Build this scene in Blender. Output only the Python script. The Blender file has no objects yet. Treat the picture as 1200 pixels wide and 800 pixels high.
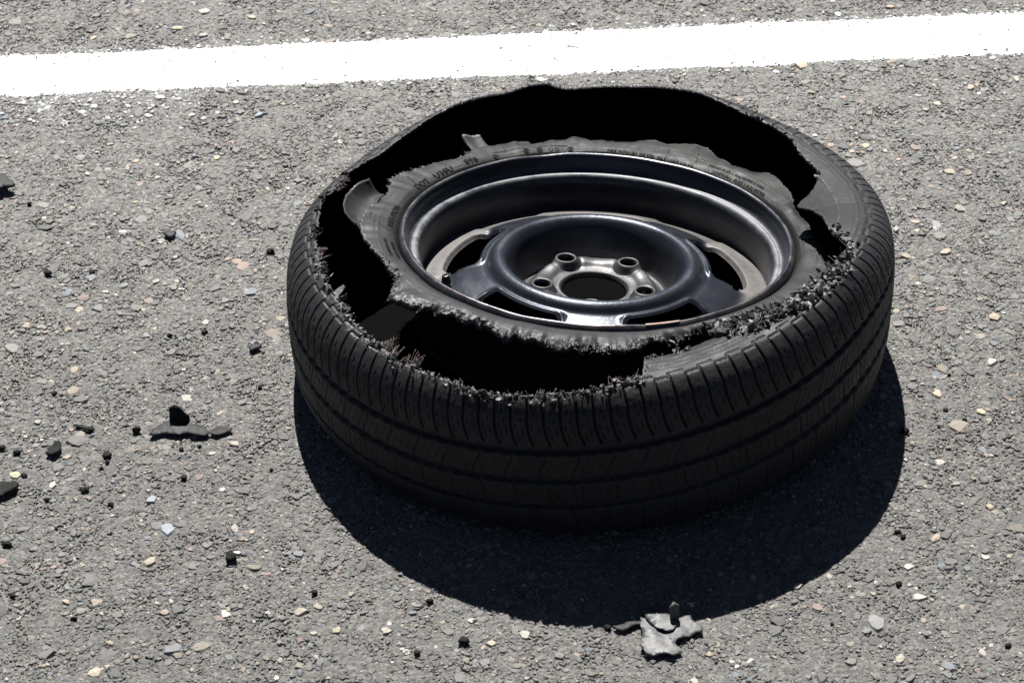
import bpy, bmesh, math, random
import numpy as np
from mathutils import Vector, Matrix
rng = np.random.default_rng(7)
random.seed(7)
scene = bpy.context.scene
col = scene.collection

# ------------------------------------------------------------------ camera
D, EL, ROLL, FPX = 3.2, .63886, -.040534, 3480.12
TX, TY = -.093135, .023384
CAM = np.array([TX, TY, 0]) + D*np.array([0, -math.cos(EL), math.sin(EL)])
FW = np.array([0, math.cos(EL), -math.sin(EL)])
R0 = np.array([1., 0, 0]); U0 = np.cross(R0, FW)
RT = R0*math.cos(ROLL)+U0*math.sin(ROLL); UP = -R0*math.sin(ROLL)+U0*math.cos(ROLL)
cd = bpy.data.cameras.new('camera'); cam = bpy.data.objects.new('camera', cd); col.objects.link(cam)
cd.sensor_width = 36; cd.lens = FPX/1200*36; cd.clip_end = 2000; cd.clip_start = .05
cam.matrix_world = Matrix(((RT[0], UP[0], -FW[0], CAM[0]), (RT[1], UP[1], -FW[1], CAM[1]), (RT[2], UP[2], -FW[2], CAM[2]), (0, 0, 0, 1)))
scene.camera = cam
cd.dof.use_dof = True; cd.dof.focus_distance = 3.1; cd.dof.aperture_fstop = 16

# ------------------------------------------------------------------ sky + sun
sdir = Vector((.030, -.73, -1)).normalized()          # travel direction of sunlight
sun_el = math.asin(-sdir.z); sun_az = math.atan2(-sdir.x, -sdir.y)
w = bpy.data.worlds.new('World'); scene.world = w; w.use_nodes = True
nt = w.node_tree; bg = nt.nodes['Background']
sky = nt.nodes.new('ShaderNodeTexSky'); sky.sky_type = 'NISHITA'; sky.sun_disc = False
sky.sun_elevation = sun_el; sky.sun_rotation = sun_az; sky.altitude = 3000; sky.air_density = .35; sky.dust_density = .15; sky.ozone_density = .6
hs = nt.nodes.new('ShaderNodeHueSaturation'); hs.inputs['Saturation'].default_value = .8; nt.links.new(sky.outputs[0], hs.inputs['Color']); nt.links.new(hs.outputs[0], bg.inputs[0]); bg.inputs[1].default_value = .05
sd = bpy.data.lights.new('sun', 'SUN'); sd.energy = 5; sd.angle = math.radians(.5); sd.color = (1, .98, .945)
so = bpy.data.objects.new('sun', sd); col.objects.link(so)
so.rotation_euler = sdir.to_track_quat('-Z', 'Y').to_euler(); so.location = (0, 3, 5)
vs = scene.view_settings; vs.view_transform = 'Standard'; vs.look = 'None'; vs.exposure = 1.3; vs.gamma = 1; vs.use_curve_mapping = False

# ------------------------------------------------------------------ helpers
def tag(o, label=None, cat=None, group=None, kind=None):
    if label: o['label'] = label
    if cat: o['category'] = cat
    if group: o['group'] = group
    if kind: o['kind'] = kind
    return o
def thing(name, loc, label, cat, group=None):
    o = bpy.data.objects.new(name, None); o.location = loc; o.empty_display_size = .05
    col.objects.link(o); return tag(o, label, cat, group)
def mk(name, verts, faces, mat, parent=None, smooth=True):
    me = bpy.data.meshes.new(name)
    V = np.ascontiguousarray(verts, np.float32); 
    if isinstance(faces, np.ndarray):
        n, k = faces.shape
        me.vertices.add(len(V)); me.vertices.foreach_set('co', V.ravel())
        me.loops.add(n*k); me.loops.foreach_set('vertex_index', np.ascontiguousarray(faces, np.int32).ravel())
        me.polygons.add(n); me.polygons.foreach_set('loop_start', np.arange(0, n*k, k, dtype=np.int32))
        me.polygons.foreach_set('loop_total', np.full(n, k, np.int32))
        me.update(calc_edges=True)
    else:
        me.from_pydata([tuple(map(float, v)) for v in V], [], faces); me.update()
    me.polygons.foreach_set('use_smooth', np.full(len(me.polygons), bool(smooth)))
    me.materials.append(mat)
    o = bpy.data.objects.new(name, me); col.objects.link(o)
    if parent: o.parent = parent
    return o
def ground(x, y, z=0.):
    d = FW+RT*(x-600)/FPX+UP*(400-y)/FPX
    return CAM+d*((z-CAM[2])/d[2])
def noise1(x, seed=0):
    tb = np.random.default_rng(seed).uniform(-1, 1, 4096)
    i = np.floor(x).astype(int); f = x-i; f = f*f*(3-2*f)
    return tb[i % 4096]*(1-f)+tb[(i+1) % 4096]*f
def noise2(x, y, seed=0):
    tb = np.random.default_rng(seed).uniform(-1, 1, (256, 256))
    i = np.floor(x).astype(int); j = np.floor(y).astype(int); f = x-i; g = y-j
    f = f*f*(3-2*f); g = g*g*(3-2*g)
    a = tb[i % 256, j % 256]; b = tb[(i+1) % 256, j % 256]; c = tb[i % 256, (j+1) % 256]; d = tb[(i+1) % 256, (j+1) % 256]
    return (a*(1-f)+b*f)*(1-g)+(c*(1-f)+d*f)*g
def sst(a, b, x):
    t = np.clip((x-a)/(b-a), 0, 1); return t*t*(3-2*t)

# ------------------------------------------------------------------ materials
class NT:
    def __init__(s, name):
        s.m = bpy.data.materials.new(name); s.m.use_nodes = True; s.t = s.m.node_tree
        s.b = s.t.nodes['Principled BSDF']
    def n(s, t, **k):
        x = s.t.nodes.new(t)
        for a, v in k.items(): setattr(x, a, v)
        return x
    def l(s, a, b): s.t.links.new(a, b)
    def noise(s, scale, detail=4, rough=.6, co=None, dist=0):
        x = s.n('ShaderNodeTexNoise'); x.inputs['Scale'].default_value = scale; x.inputs['Detail'].default_value = detail
        x.inputs['Roughness'].default_value = rough; x.inputs['Distortion'].default_value = dist
        s.l(co or s.co(), x.inputs['Vector']); return x.outputs['Fac']
    def co(s):
        if not hasattr(s, '_c'): s._c = s.n('ShaderNodeTexCoord').outputs['Object']
        return s._c
    def ramp(s, fac, stops):
        r = s.n('ShaderNodeValToRGB'); e = r.color_ramp.elements
        while len(e) < len(stops): e.new(.5)
        for q, (p, c) in zip(e, stops):
            q.position = p; q.color = (c, c, c, 1) if isinstance(c, (int, float)) else (*c, 1)
        s.l(fac, r.inputs[0]); return r.outputs[0]
    def mix(s, f, a, b, mode='MIX'):
        x = s.n('ShaderNodeMix', data_type='RGBA', blend_type=mode)
        for i, v in ((0, f), (6, a), (7, b)):
            if hasattr(v, 'links'): s.l(v, x.inputs[i])
            elif isinstance(v, tuple): x.inputs[i].default_value = (*v, 1)
            else: x.inputs[i].default_value = v
        return x.outputs[2]
    def math(s, op, a, b=None, c=None):
        x = s.n('ShaderNodeMath', operation=op)
        for i, v in enumerate((a, b, c)):
            if v is None: continue
            if hasattr(v, 'links'): s.l(v, x.inputs[i])
            else: x.inputs[i].default_value = v
        return x.outputs[0]
    def bump(s, h, dist, strength=1., prev=None):
        x = s.n('ShaderNodeBump'); x.inputs['Distance'].default_value = dist; x.inputs['Strength'].default_value = strength
        s.l(h, x.inputs['Height'])
        if prev: s.l(prev, x.inputs['Normal'])
        return x.outputs[0]
    def set(s, k, v):
        if hasattr(v, 'links'): s.l(v, s.b.inputs[k])
        elif isinstance(v, tuple): s.b.inputs[k].default_value = (*v, 1)
        else: s.b.inputs[k].default_value = v

def rubber(name, base, dust, amount=.5, rough=.62, spec=.4, bscale=500, bd=.0004):
    k = NT(name)
    f = k.ramp(k.noise(9, 6, .65), [(.35, 0.), (.75, 1.)])
    g = k.ramp(k.noise(160, 4, .7), [(.4, 0.), (.7, 1.)])
    fac = k.math('MULTIPLY', k.math('ADD', k.math('MULTIPLY', f, .7), k.math('MULTIPLY', g, .5)), amount)
    k.set('Base Color', k.mix(fac, base, dust))
    k.set('Roughness', k.ramp(k.noise(60, 4), [(.3, rough-.08), (.7, rough+.14)]))
    k.set('Specular IOR Level', spec)
    k.set('Normal', k.bump(k.noise(bscale, 4, .6), bd, .8))
    return k.m
M_tread = rubber('tread_rubber', (.0068, .007, .0072), (.0215, .0215, .0214), .5, .56, .24)
M_inner = rubber('inner_shade_rubber', (.002, .002, .002), (.003, .003, .003), .5, .95, .02)  # interior shade put into the colour, far blacker than the rubber itself
M_bead = rubber('sidewall_rubber', (.0065, .0068, .0071), (.020, .0197, .019), .6, .55, .22, 320, .0003)
M_print = rubber('sidewall_print_rubber', (.0045, .0045, .0045), (.008, .008, .008), .4, .8, .15)
M_torn = rubber('torn_rubber', (.007, .007, .0072), (.045, .044, .044), .7, .5, .5, 260, .0012)
M_crumb = rubber('crumb_rubber', (.006, .006, .006), (.018, .017, .016), .5, .8, .2, 300, .001)
M_flake = rubber('flake_rubber', (.013, .013, .014), (.040, .039, .0385), .9, .65, .25, 400, .0005)
M_silver = rubber('silver_flake_rubber', (.034, .034, .035), (.080, .079, .078), 1., .56, .5, 300, .0005)
k = NT('cord_fibre'); k.set('Base Color', k.mix(k.noise(300), (.06, .03, .026), (.20, .16, .15))); k.set('Roughness', .6); M_cord = k.m

# painted, dusty steel of the wheel; object coords: z = axis, z 0 at the lip
k = NT('painted_steel')
sx = k.n('ShaderNodeSeparateXYZ'); k.l(k.co(), sx.inputs[0])
rr = k.math('SQRT', k.math('ADD', k.math('MULTIPLY', sx.outputs[0], sx.outputs[0]), k.math('MULTIPLY', sx.outputs[1], sx.outputs[1])))
nz = k.noise(14, 7, .65); nf = k.noise(90, 6, .7)
hub = k.ramp(rr, [(.072, 1.), (.092, 0.)])
low = k.ramp(k.math('SUBTRACT', k.math('MULTIPLY', sx.outputs[2], -1.), k.math('MULTIPLY', k.math('SUBTRACT', nz, .5), .010)), [(.0480, 0.), (.0530, 1.)])
outr = k.math('MULTIPLY', k.ramp(rr, [(.150, 0.), (.158, 1.)]), k.ramp(rr, [(.1800, 1.), (.1815, .35)]))
dm = k.math('MAXIMUM', k.math('MULTIPLY', hub, .50), k.math('MULTIPLY', k.math('MULTIPLY', low, outr), 1.))
seat = k.math('MULTIPLY', k.ramp(sx.outputs[2], [(-.5, 1.), (.5, 1.)]) if 0 else k.ramp(rr, [(.183, 0.), (.1855, 1.)]), k.ramp(k.math('ADD', k.math('MULTIPLY', nz, .7), k.math('MULTIPLY', nf, .3)), [(.36, .25), (.58, .95)]))
seat = k.math('MULTIPLY', seat, k.ramp(rr, [(.1925, 1.), (.197, 0.)]))
dm = k.math('MAXIMUM', dm, seat)
spk = k.ramp(nf, [(.60, 0.), (.72, 1.)])
dm = k.math('MAXIMUM', dm, k.math('MULTIPLY', spk, .14))
dm = k.math('MAXIMUM', dm, k.math('MULTIPLY', k.ramp(nz, [(.52, 0.), (.75, 1.)]), .16))
dm = k.math('MULTIPLY', dm, k.ramp(k.noise(45, 5, .7), [(.25, .6), (.6, 1.)]))
dust = k.mix(k.noise(30, 5, .6), (.035, .031, .029), (.105, .094, .084))
dust = k.mix(seat, dust, (.14, .145, .155))
rust = k.ramp(k.noise(38, 6, .75), [(.62, 0.), (.70, 1.)])
rust = k.math('MULTIPLY', rust, k.math('MAXIMUM', k.ramp(rr, [(.198, 0.), (.202, 1.)]), k.math('MULTIPLY', hub, .5)))
c1 = k.mix(dm, (.030, .034, .043), dust); c1 = k.mix(rust, c1, (.09, .035, .018))
lipm = k.math('MULTIPLY', k.math('MULTIPLY', k.ramp(rr, [(.2010, 0.), (.2022, 1.)]), k.ramp(rr, [(.2048, 1.), (.2062, 0.)])), k.ramp(k.noise(55, 5, .7), [(.40, 0.), (.62, .8)]))
c1 = k.mix(lipm, c1, (.17, .145, .135))
k.set('Base Color', c1)
k.set('Metallic', k.math('MULTIPLY', k.math('SUBTRACT', 1., k.math('MULTIPLY', dm, 1.)), .75))
k.set('Roughness', k.math('ADD', k.math('MULTIPLY', dm, .30), k.ramp(k.noise(25, 5), [(.3, .27), (.7, .42)])))
k.set('Specular IOR Level', .6)
k.set('Normal', k.bump(k.noise(220, 4, .6), .0004, .5, k.bump(k.noise(20, 3), .001, .35)))
M_steel = k.m
k = NT('black_valve_rubber'); k.set('Base Color', (.01, .01, .01)); k.set('Roughness', .35); M_valve = k.m
k = NT('worn_steel'); k.set('Base Color', k.mix(k.noise(120, 5), (.30, .24, .21), (.12, .06, .045))); k.set('Metallic', .4); k.set('Roughness', .45); M_worn = k.m

# asphalt
k = NT('asphalt_binder')
def cells(sc):
    vo = k.n('ShaderNodeTexVoronoi'); vo.inputs['Scale'].default_value = sc; k.l(k.co(), vo.inputs['Vector']); return vo
v1, v2 = cells(430), cells(900)
sp1 = k.n('ShaderNodeSeparateColor'); k.l(v1.outputs['Color'], sp1.inputs[0]); sp2 = k.n('ShaderNodeSeparateColor'); k.l(v2.outputs['Color'], sp2.inputs[0])
cc = k.ramp(sp1.outputs[0], [(.0, (.070, .069, .067)), (.30, (.120, .118, .114)), (.62, (.165, .162, .155)), (.80, (.215, .205, .185)), (.90, (.25, .205, .175)), (.96, (.33, .32, .30))])
c2 = k.ramp(sp2.outputs[1], [(.0, .085), (.5, .14), (.85, .19), (1., .30)])
cc = k.mix(.36, cc, c2)
cc = k.mix(k.ramp(k.noise(6, 6, .7), [(.35, 0.), (.7, .35)]), cc, (.11, .108, .103))
sy = k.n('ShaderNodeSeparateXYZ'); k.l(k.co(), sy.inputs[0])
gloss_grad = k.ramp(k.math('ADD', sy.outputs[1], k.math('MULTIPLY', k.noise(3, 4), .25)), [(.0, 0.), (.62, 1.)])  # glossier far road painted in: binder colour brightens toward the white line
cc = k.mix(1., cc, k.mix(gloss_grad, (.70, .695, .68), (.93, .925, .915)), 'MULTIPLY')
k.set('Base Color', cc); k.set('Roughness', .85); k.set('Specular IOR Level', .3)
k.set('Normal', k.bump(k.noise(700, 4, .7), .0008, 1.))
M_binder = k.m
def stone_mat(name, lo, hi, bd=.0005):
    k = NT(name)
    at = k.n('ShaderNodeAttribute'); at.attribute_name = 'tint'
    k.set('Base Color', k.mix(1., at.outputs['Color'], k.ramp(k.noise(650, 5, .75), [(.25, lo), (.75, hi)]), 'MULTIPLY'))
    k.set('Roughness', .75); k.set('Specular IOR Level', .35)
    k.set('Normal', k.bump(k.noise(500, 4, .7), bd, 1.))
    return k.m
M_stone = stone_mat('aggregate_stone', .60, 1.28)
k = NT('road_paint'); k.set('Base Color', k.mix(k.ramp(k.noise(240, 5, .7), [(.30, 0.), (.42, 1.)]), (.30, .29, .28), (.80, .80, .79))); k.set('Roughness', .6)
k.set('Normal', k.bump(k.noise(350, 4, .6), .0006, .7)); M_paint = k.m

# ------------------------------------------------------------------ ground
g = 400
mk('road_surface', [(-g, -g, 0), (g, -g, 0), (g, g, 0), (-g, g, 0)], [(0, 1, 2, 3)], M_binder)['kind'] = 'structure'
LY, LWD, LYAW = .5667, .1011, .0044
def line_d(x, y):            # signed distance inside the painted line (+ inside)
    c = y-(LY+LWD/2)-x*LYAW
    return LWD/2-np.abs(c), c

def chips(n, region, rad, hgt, seed, tints, weights, flat=.75, rmul=None):
    r = np.random.default_rng(seed)
    x = r.uniform(region[0], region[1], n); y = r.uniform(region[2], region[3], n)
    R = np.clip(r.lognormal(math.log(rad), .42, n), rad*.4, rad*3.4)
    return x, y, R, r
def build_chips(name, x, y, R, H, tint, r, mat, z0=0.):
    n = len(x); K = 7
    a = np.arange(K)*2*np.pi/K
    ang = a[None]+r.uniform(0, 6.28, n)[:, None]+r.normal(0, .17, (n, K))
    rad = R[:, None]*r.uniform(.72, 1.22, (n, K))
    el = r.uniform(.55, 1., n); yaw = r.uniform(0, np.pi, n)
    def ringv(scale, z, tilt):
        u = rad*scale*np.cos(ang); v = rad*scale*np.sin(ang)*el[:, None]
        X = u*np.cos(yaw)[:, None]-v*np.sin(yaw)[:, None]; Y = u*np.sin(yaw)[:, None]+v*np.cos(yaw)[:, None]
        return np.stack([x[:, None]+X, y[:, None]+Y, z+tilt[0][:, None]*X+tilt[1][:, None]*Y], -1)
    tl = (r.normal(0, .07, n), r.normal(0, .07, n)); t0 = (np.zeros(n), np.zeros(n))
    base = ringv(1.06, np.full((n, K), z0-.0008), t0)
    top = ringv(r.uniform(.62, .86, (n, K)), z0+H[:, None]*r.uniform(.75, 1.1, (n, K)), tl)
    cen = np.stack([x+r.normal(0, .1, n)*R, y+r.normal(0, .1, n)*R, z0+H*r.uniform(1., 1.2, n)], -1)[:, None]
    V = np.concatenate([base, top, cen], 1).reshape(-1, 3)
    i = np.arange(K); j = (i+1) % K
    T = np.concatenate([np.stack([i, j, K+j], 1), np.stack([i, K+j, K+i], 1), np.stack([K+i, K+j, np.full(K, 2*K)], 1)])
    F = (T[None]+(np.arange(n)*(2*K+1))[:, None, None]).reshape(-1, 3)
    o = mk(name, V, F, mat, None, False)
    at = o.data.color_attributes.new('tint', 'FLOAT_COLOR', 'POINT')
    c = np.ones((n, 2*K+1, 4), np.float32); c[:, :, :3] = tint[:, None, :]
    at.data.foreach_set('color', c.ravel())
    return o
pal = np.array([(.150, .148, .143), (.125, .124, .122), (.175, .171, .163), (.098, .098, .099), (.215, .195, .165), (.30, .265, .215), (.40, .38, .345), (.24, .19, .17), (.155, .172, .188), (.20, .21, .215)])
pw = np.array([.27, .20, .18, .10, .07, .035, .02, .035, .05, .04]); pw /= pw.sum()
parts_ = []
for N, rad, h0, h1, sd_ in ((15000, .0040, .10, .24, 11), (90000, .0020, .18, .42, 12), (300000, .00118, .30, .70, 13)):
    x, y, R, r = chips(N, (-1.05, .90, -.85, 1.12), rad, .001, sd_, None, None)
    keep = (x > -.62-.14*(y+.5)-.16) & (x < .40+.16*(y+.5)+.16)
    x, y, R = x[keep], y[keep], R[keep]; n = len(x)
    ti = pal[r.choice(len(pal), n, p=pw)]*r.uniform(.80, 1.2, n)[:, None]
    parts_.append((x, y, R, .0004+R*r.uniform(h0, h1, n), ti))
x, y, R, H, ti = [np.concatenate([p[q] for p in parts_]) for q in range(5)]
H = .0002+H*.82*(1+.45*noise2(x*35, y*35, 17))+.0003*noise2(x*90, y*90, 18)
ti = ti*(.94-.20*sst(.40, -.40, y))[:, None]*(1+.10*noise2(x*6, y*6, 19)+.10*noise2(x*28, y*28, 20))[:, None]  # same painted gloss falloff: stone tints darken toward the camera
ti = np.minimum(ti, .36+(ti-.36)*.4); grey = ti.mean(1, keepdims=True); ti = grey+(ti-grey)*1.08
mu = ti.mean(); ti = mu+(ti-mu)*1.0; ti = ti*np.array([1.015, 1.0, .98])
# a few large named-by-nothing pebbles the eye picks out in the photo (pixel, radius px, colour)
PEB = [(197,622,13,(.33,.36,.38)),(275,522,9,(.42,.38,.32)),(222,506,7,(.40,.39,.34)),(241,379,7,(.45,.43,.38)),(168,364,5,(.42,.37,.28)),(183,331,7,(.42,.40,.36)),(241,15,11,(.50,.46,.38)),
 (208,35,9,(.50,.44,.33)),(110,46,7,(.50,.44,.33)),(295,22,8,(.46,.42,.34)),(238,43,9,(.44,.41,.36)),(254,186,8,(.50,.46,.36)),(174,137,7,(.50,.47,.40)),(225,136,6,(.50,.48,.42)),(146,148,8,(.34,.36,.38)),
 (102,205,7,(.46,.40,.36)),(160,190,6,(.50,.38,.25)),(304,136,9,(.30,.33,.38)),(185,209,6,(.5,.46,.38)),(178,586,8,(.30,.32,.33)),(228,590,5,(.26,.27,.27)),(352,718,11,(.40,.35,.28)),(368,743,6,(.42,.37,.30)),
 (395,740,7,(.38,.33,.24)),(452,740,8,(.40,.36,.30)),(576,755,7,(.45,.40,.32)),(78,706,7,(.42,.34,.27)),(193,719,8,(.38,.32,.26)),(112,790,9,(.45,.40,.32)),(175,660,10,(.40,.36,.29)),(203,762,12,(.20,.20,.21)),
 (1065,665,7,(.52,.49,.42)),(1078,701,9,(.48,.46,.43)),(1055,773,8,(.45,.42,.33)),(1026,731,17,(.26,.26,.26)),(934,688,7,(.45,.41,.34)),(1098,632,9,(.40,.33,.25)),(1155,654,7,(.46,.43,.36)),(1120,568,7,(.34,.31,.28)),
 (1160,596,7,(.42,.35,.27)),(1098,463,10,(.48,.40,.30)),(1149,484,8,(.46,.39,.29)),(1108,297,10,(.44,.39,.31)),(1026,246,13,(.52,.42,.34)),(1126,247,10,(.40,.36,.30)),(1162,425,9,(.44,.40,.36)),(1165,373,9,(.42,.35,.26)),
 (1050,270,9,(.36,.35,.32)),(1062,302,9,(.40,.34,.26)),(940,78,13,(.50,.44,.32)),(1043,10,8,(.52,.42,.28)),(1098,123,8,(.48,.44,.36)),(1137,104,9,(.48,.40,.30)),(1191,94,10,(.46,.42,.36)),(1113,203,9,(.42,.38,.30)),
 (1014,172,8,(.48,.44,.34)),(998,179,7,(.46,.42,.33)),(955,160,6,(.50,.48,.44)),(350,650,8,(.22,.23,.24)),(62,570,8,(.46,.44,.38)),(18,558,9,(.45,.42,.30)),(78,537,6,(.36,.30,.25)),(45,495,7,(.40,.34,.28)),(1120,20,6,(.5,.45,.35))]
pp = np.array([ground(a, b)[:2] for a, b, _, _ in PEB]); pr = np.array([c/1120 for _, _, c, _ in PEB])
dd = np.hypot(x[:, None]-pp[None, :, 0], (y[:, None]-pp[None, :, 1])*1.0)
ok = (dd > (pr*.9)[None]).all(1)
x, y, R, H, ti = x[ok], y[ok], R[ok], H[ok], ti[ok]
x = np.r_[x, pp[:, 0]]; y = np.r_[y, pp[:, 1]]; R = np.r_[R, pr]; H = np.r_[H, np.minimum(pr*.35, .003)]; ti = np.r_[ti, np.array([c for *_, c in PEB])*.70]
H = H+.0004
# paint splashed over the stones in and beside the line
di, cdist = line_d(x, y)
edge = noise1(x*60, 3)*.0015+noise1(x*9, 4)*.002+np.where(R > .002, -.002, 0)
white = di+edge+r.normal(0, .0016, len(x)) > -.001
spl = (cdist < 0) & (di < 0) & (r.uniform(0, 1, len(x)) < np.clip(1.0-(-di)/.10, 0, 1)*sst(-.36, -.56, x)*.75)
haze = (di < 0) & (r.uniform(0, 1, len(x)) < .85*np.exp(di/.007))
ti[spl | haze] = ti[spl | haze]*.45+.28
x0, y0, R_, H_, t_ = x[~white], y[~white], R[~white], H[~white], ti[~white]
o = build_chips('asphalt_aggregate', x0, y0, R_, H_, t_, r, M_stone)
o['kind'] = 'structure'
gx = np.arange(-.98, .82, .0017); gy = np.arange(-.78, 1.02, .0017)
GX, GY = np.meshgrid(gx, gy, indexing='ij'); rj = np.random.default_rng(5)
GX = GX+rj.uniform(-.0005, .0005, GX.shape); GY = GY+rj.uniform(-.0005, .0005, GX.shape)
GZ = .0008+.0007*noise2(GX*330, GY*330, 91)+.0006*noise2(GX*150, GY*150, 92)+.0004*noise2(GX*40, GY*40, 93)
a_, b_ = GX.shape
ii, jj = np.meshgrid(np.arange(a_-1), np.arange(b_-1), indexing='ij')
vis = (GX > -.62-.14*(GY+.5)-.17) & (GX < .40+.16*(GY+.5)+.17)
Q = np.stack([ii*b_+jj, (ii+1)*b_+jj, (ii+1)*b_+jj+1, ii*b_+jj+1], -1)[vis[:-1, :-1]]
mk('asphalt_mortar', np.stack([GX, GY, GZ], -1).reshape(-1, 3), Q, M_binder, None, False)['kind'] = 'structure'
# painted line: sheet on the asphalt plus the paint-covered stones poking through it
xs = np.arange(-1.15, 1.0, .003); ysn = 44
yy = np.linspace(0, 1, ysn)
XX, VV = np.meshgrid(xs, yy, indexing='ij')
e0 = LY+XX*LYAW-(noise1(XX*60, 3)*.0015+noise1(XX*9, 4)*.002+noise1(XX*330, 5)*.0009)
e1 = LY+LWD+XX*LYAW+(noise1(XX*60, 3)*.0015+noise1(XX*9, 4)*.002+noise1(XX*330, 8)*.0009-.0025)
YY = e0+(e1-e0)*VV
ZZ = .0019+noise2(XX*260, YY*260, 9)*.0005+noise2(XX*600, YY*600, 10)*.0003
ZZ[:, 0] = ZZ[:, -1] = -.0005
nx = len(xs)
ii, jj = np.meshgrid(np.arange(nx-1), np.arange(ysn-1), indexing='ij')
Q = np.stack([ii*ysn+jj, (ii+1)*ysn+jj, (ii+1)*ysn+jj+1, ii*ysn+jj+1], -1).reshape(-1, 4)
pit = noise2(XX*190, YY*190, 12)+.6*noise2(XX*420, YY*420, 13)
qp = pit[:-1, :-1].reshape(-1)
ed = np.minimum(VV, 1-VV)[:-1, :-1].reshape(-1)
Q = Q[qp > -1.0-.0*ed+.35*(1-sst(0, .2, ed))]
Vp = np.stack([XX, YY, ZZ], -1).reshape(-1, 3)
n0 = len(Vp)
line = mk('road_marking', Vp, Q, M_paint, None, True); line['kind'] = 'structure'
wt = np.full((white.sum(), 3), .80)*r.uniform(.93, 1.05, white.sum())[:, None]
o = build_chips('road_marking_grain', x[white], y[white], R[white], H[white]*.8+.0005, wt, r, stone_mat('painted_grain', .85, 1.05, .0003))
o['kind'] = 'structure'

# ------------------------------------------------------------------ the wheel
wheel = thing('blown_out_wheel', (0, 0, 0), 'black steel wheel with a shredded blown-out tyre lying flat on the asphalt', 'wheel')
RX, RY, HF = -.14601, .074514, .151816
TTX, TTY, AX, CX, CY = .021494, -.082465, 1.033962, -.009877, -.001523
PROF = np.array([(.040, .016), (.225, .010), (.26, .004), (.291, .007), (.3080, .022), (.3145, .042), (.3170, .072), (.318, .106), (.3165, .141), (.3135, .160), (.307, .176), (.296, .187), (.280, .1935), (.262, .195), (.245, .1925), (.228, .187), (.206, .176)])  # first point: lower wall added under the rim to hide sunlit ground
S0 = np.r_[0, np.cumsum(np.hypot(*np.diff(PROF, axis=0).T))]; S0 = S0-S0[1]
def catmull(t, T, P):
    """C1 interpolation of table P(T)"""
    m = np.gradient(P, T)
    i = np.clip(np.searchsorted(T, t)-1, 0, len(T)-2); h = T[i+1]-T[i]; u = (t-T[i])/h
    return (2*u**3-3*u**2+1)*P[i]+(u**3-2*u**2+u)*h*m[i]+(-2*u**3+3*u**2)*P[i+1]+(u**3-u**2)*h*m[i+1]
DA = np.array([0, 15, 30, 45, 60, 75, 90, 105, 120, 135, 150, 165, 180, 195, 210, 225, 300, 315, 330, 345, 360.])
DV = np.array([.038, .052, .061, .064, .056, .044, .035, .032, .034, .035, .028, .015, .004, 0, 0, 0, 0, 0, 0, .015, .038])
def warp(th, R, z):
    dgr = np.degrees(th) % 360
    dr = catmull(dgr, DA, DV)*np.clip(z/.19, 0, 1)**1.3
    s_in = np.clip((.292-R)/.05, 0, 1)*(z > .1)
    dr = dr+s_in*np.interp(dgr, [0, 270, 285, 325, 345, 360], [0, 0, .016, .018, 0, 0])
    X = R*np.cos(th); Y = AX*R*np.sin(th); kk = np.clip(z/.07, 0, 1)
    return np.stack([X+CX, Y+CY, z+kk*(Y*math.sin(TTX)-X*math.sin(TTY))-dr], -1)
EDGE = np.array([0.321, 0.322, 0.323, 0.323, 0.323, 0.3188, 0.3127, 0.3074, 0.3023, 0.2982, 0.296, 0.2959, 0.2955, 0.2942, 0.2925, 0.2903, 0.2869, 0.283, 0.2787, 0.2766, 0.275, 0.2729, 0.2706, 0.2703, 0.2709, 0.2709, 0.2701, 0.269, 0.2674, 0.265, 0.2623, 0.2563, 0.2507, 0.245, 0.242, 0.239, 0.236, 0.2333, 0.2307, 0.228, 0.227, 0.226, 0.225, 0.224, 0.223, 0.222, 0.2227, 0.228, 0.238, 0.2407, 0.2407, 0.238, 0.236, 0.2367, 0.24, 0.2433, 0.2467, 0.25, 0.2533, 0.2583, 0.265, 0.266, 0.267, 0.268, 0.271, 0.2739, 0.2751, 0.2758, 0.2768, 0.2785, 0.28, 0.28, 0.2766, 0.2738, 0.2702, 0.2645, 0.2704, 0.2746, 0.2762, 0.2773, 0.2776, 0.2674, 0.2689, 0.2702, 0.2724, 0.2741, 0.2753, 0.2761, 0.2765, 0.2765, 0.2762, 0.2769, 0.2774, 0.2777, 0.2779, 0.2778, 0.2775, 0.2777, 0.2775, 0.2779, 0.2783, 0.2785, 0.2786, 0.2785, 0.2781, 0.2773, 0.2751, 0.2737, 0.2727, 0.2723, 0.2724, 0.2724, 0.2723, 0.2684, 0.264, 0.2666, 0.268, 0.2674, 0.2666, 0.2664, 0.2661, 0.265, 0.2633, 0.2618, 0.2613, 0.2609, 0.2606, 0.2606, 0.2614, 0.2627, 0.2638, 0.2647, 0.2655, 0.2665, 0.2673, 0.2686, 0.2709, 0.2731, 0.2745, 0.2745, 0.3065, 0.3155, 0.3182, 0.3182, 0.3167, 0.316, 0.3159, 0.3174, 0.3184, 0.3179, 0.3164, 0.3149, 0.3162, 0.3171, 0.3164, 0.3117, 0.3023, 0.2931, 0.2875, 0.2832, 0.2813, 0.2804, 0.28, 0.2787, 0.2761, 0.2738, 0.2761, 0.278, 0.2795, 0.2835, 0.293, 0.3013, 0.3074, 0.311, 0.3135, 0.3153, 0.3166, 0.318, 0.3212, 0.3242])
EDGE[:6] = [.325, .330, .336, .340, .334, .321]
NT_ = 3600
th = np.arange(NT_)*2*np.pi/NT_; deg = np.degrees(th)
se = np.interp(deg, np.r_[np.arange(0, 360, 2), 360], np.r_[EDGE, EDGE[0]])
se = np.minimum(se, np.interp(deg, [0, 278, 296, 299, 304, 310, 316, 322, 330, 334, 360], [1, .3060, .3100, .2960, .2900, .2840, .2790, .2740, .2710, 1, 1]))
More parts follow.
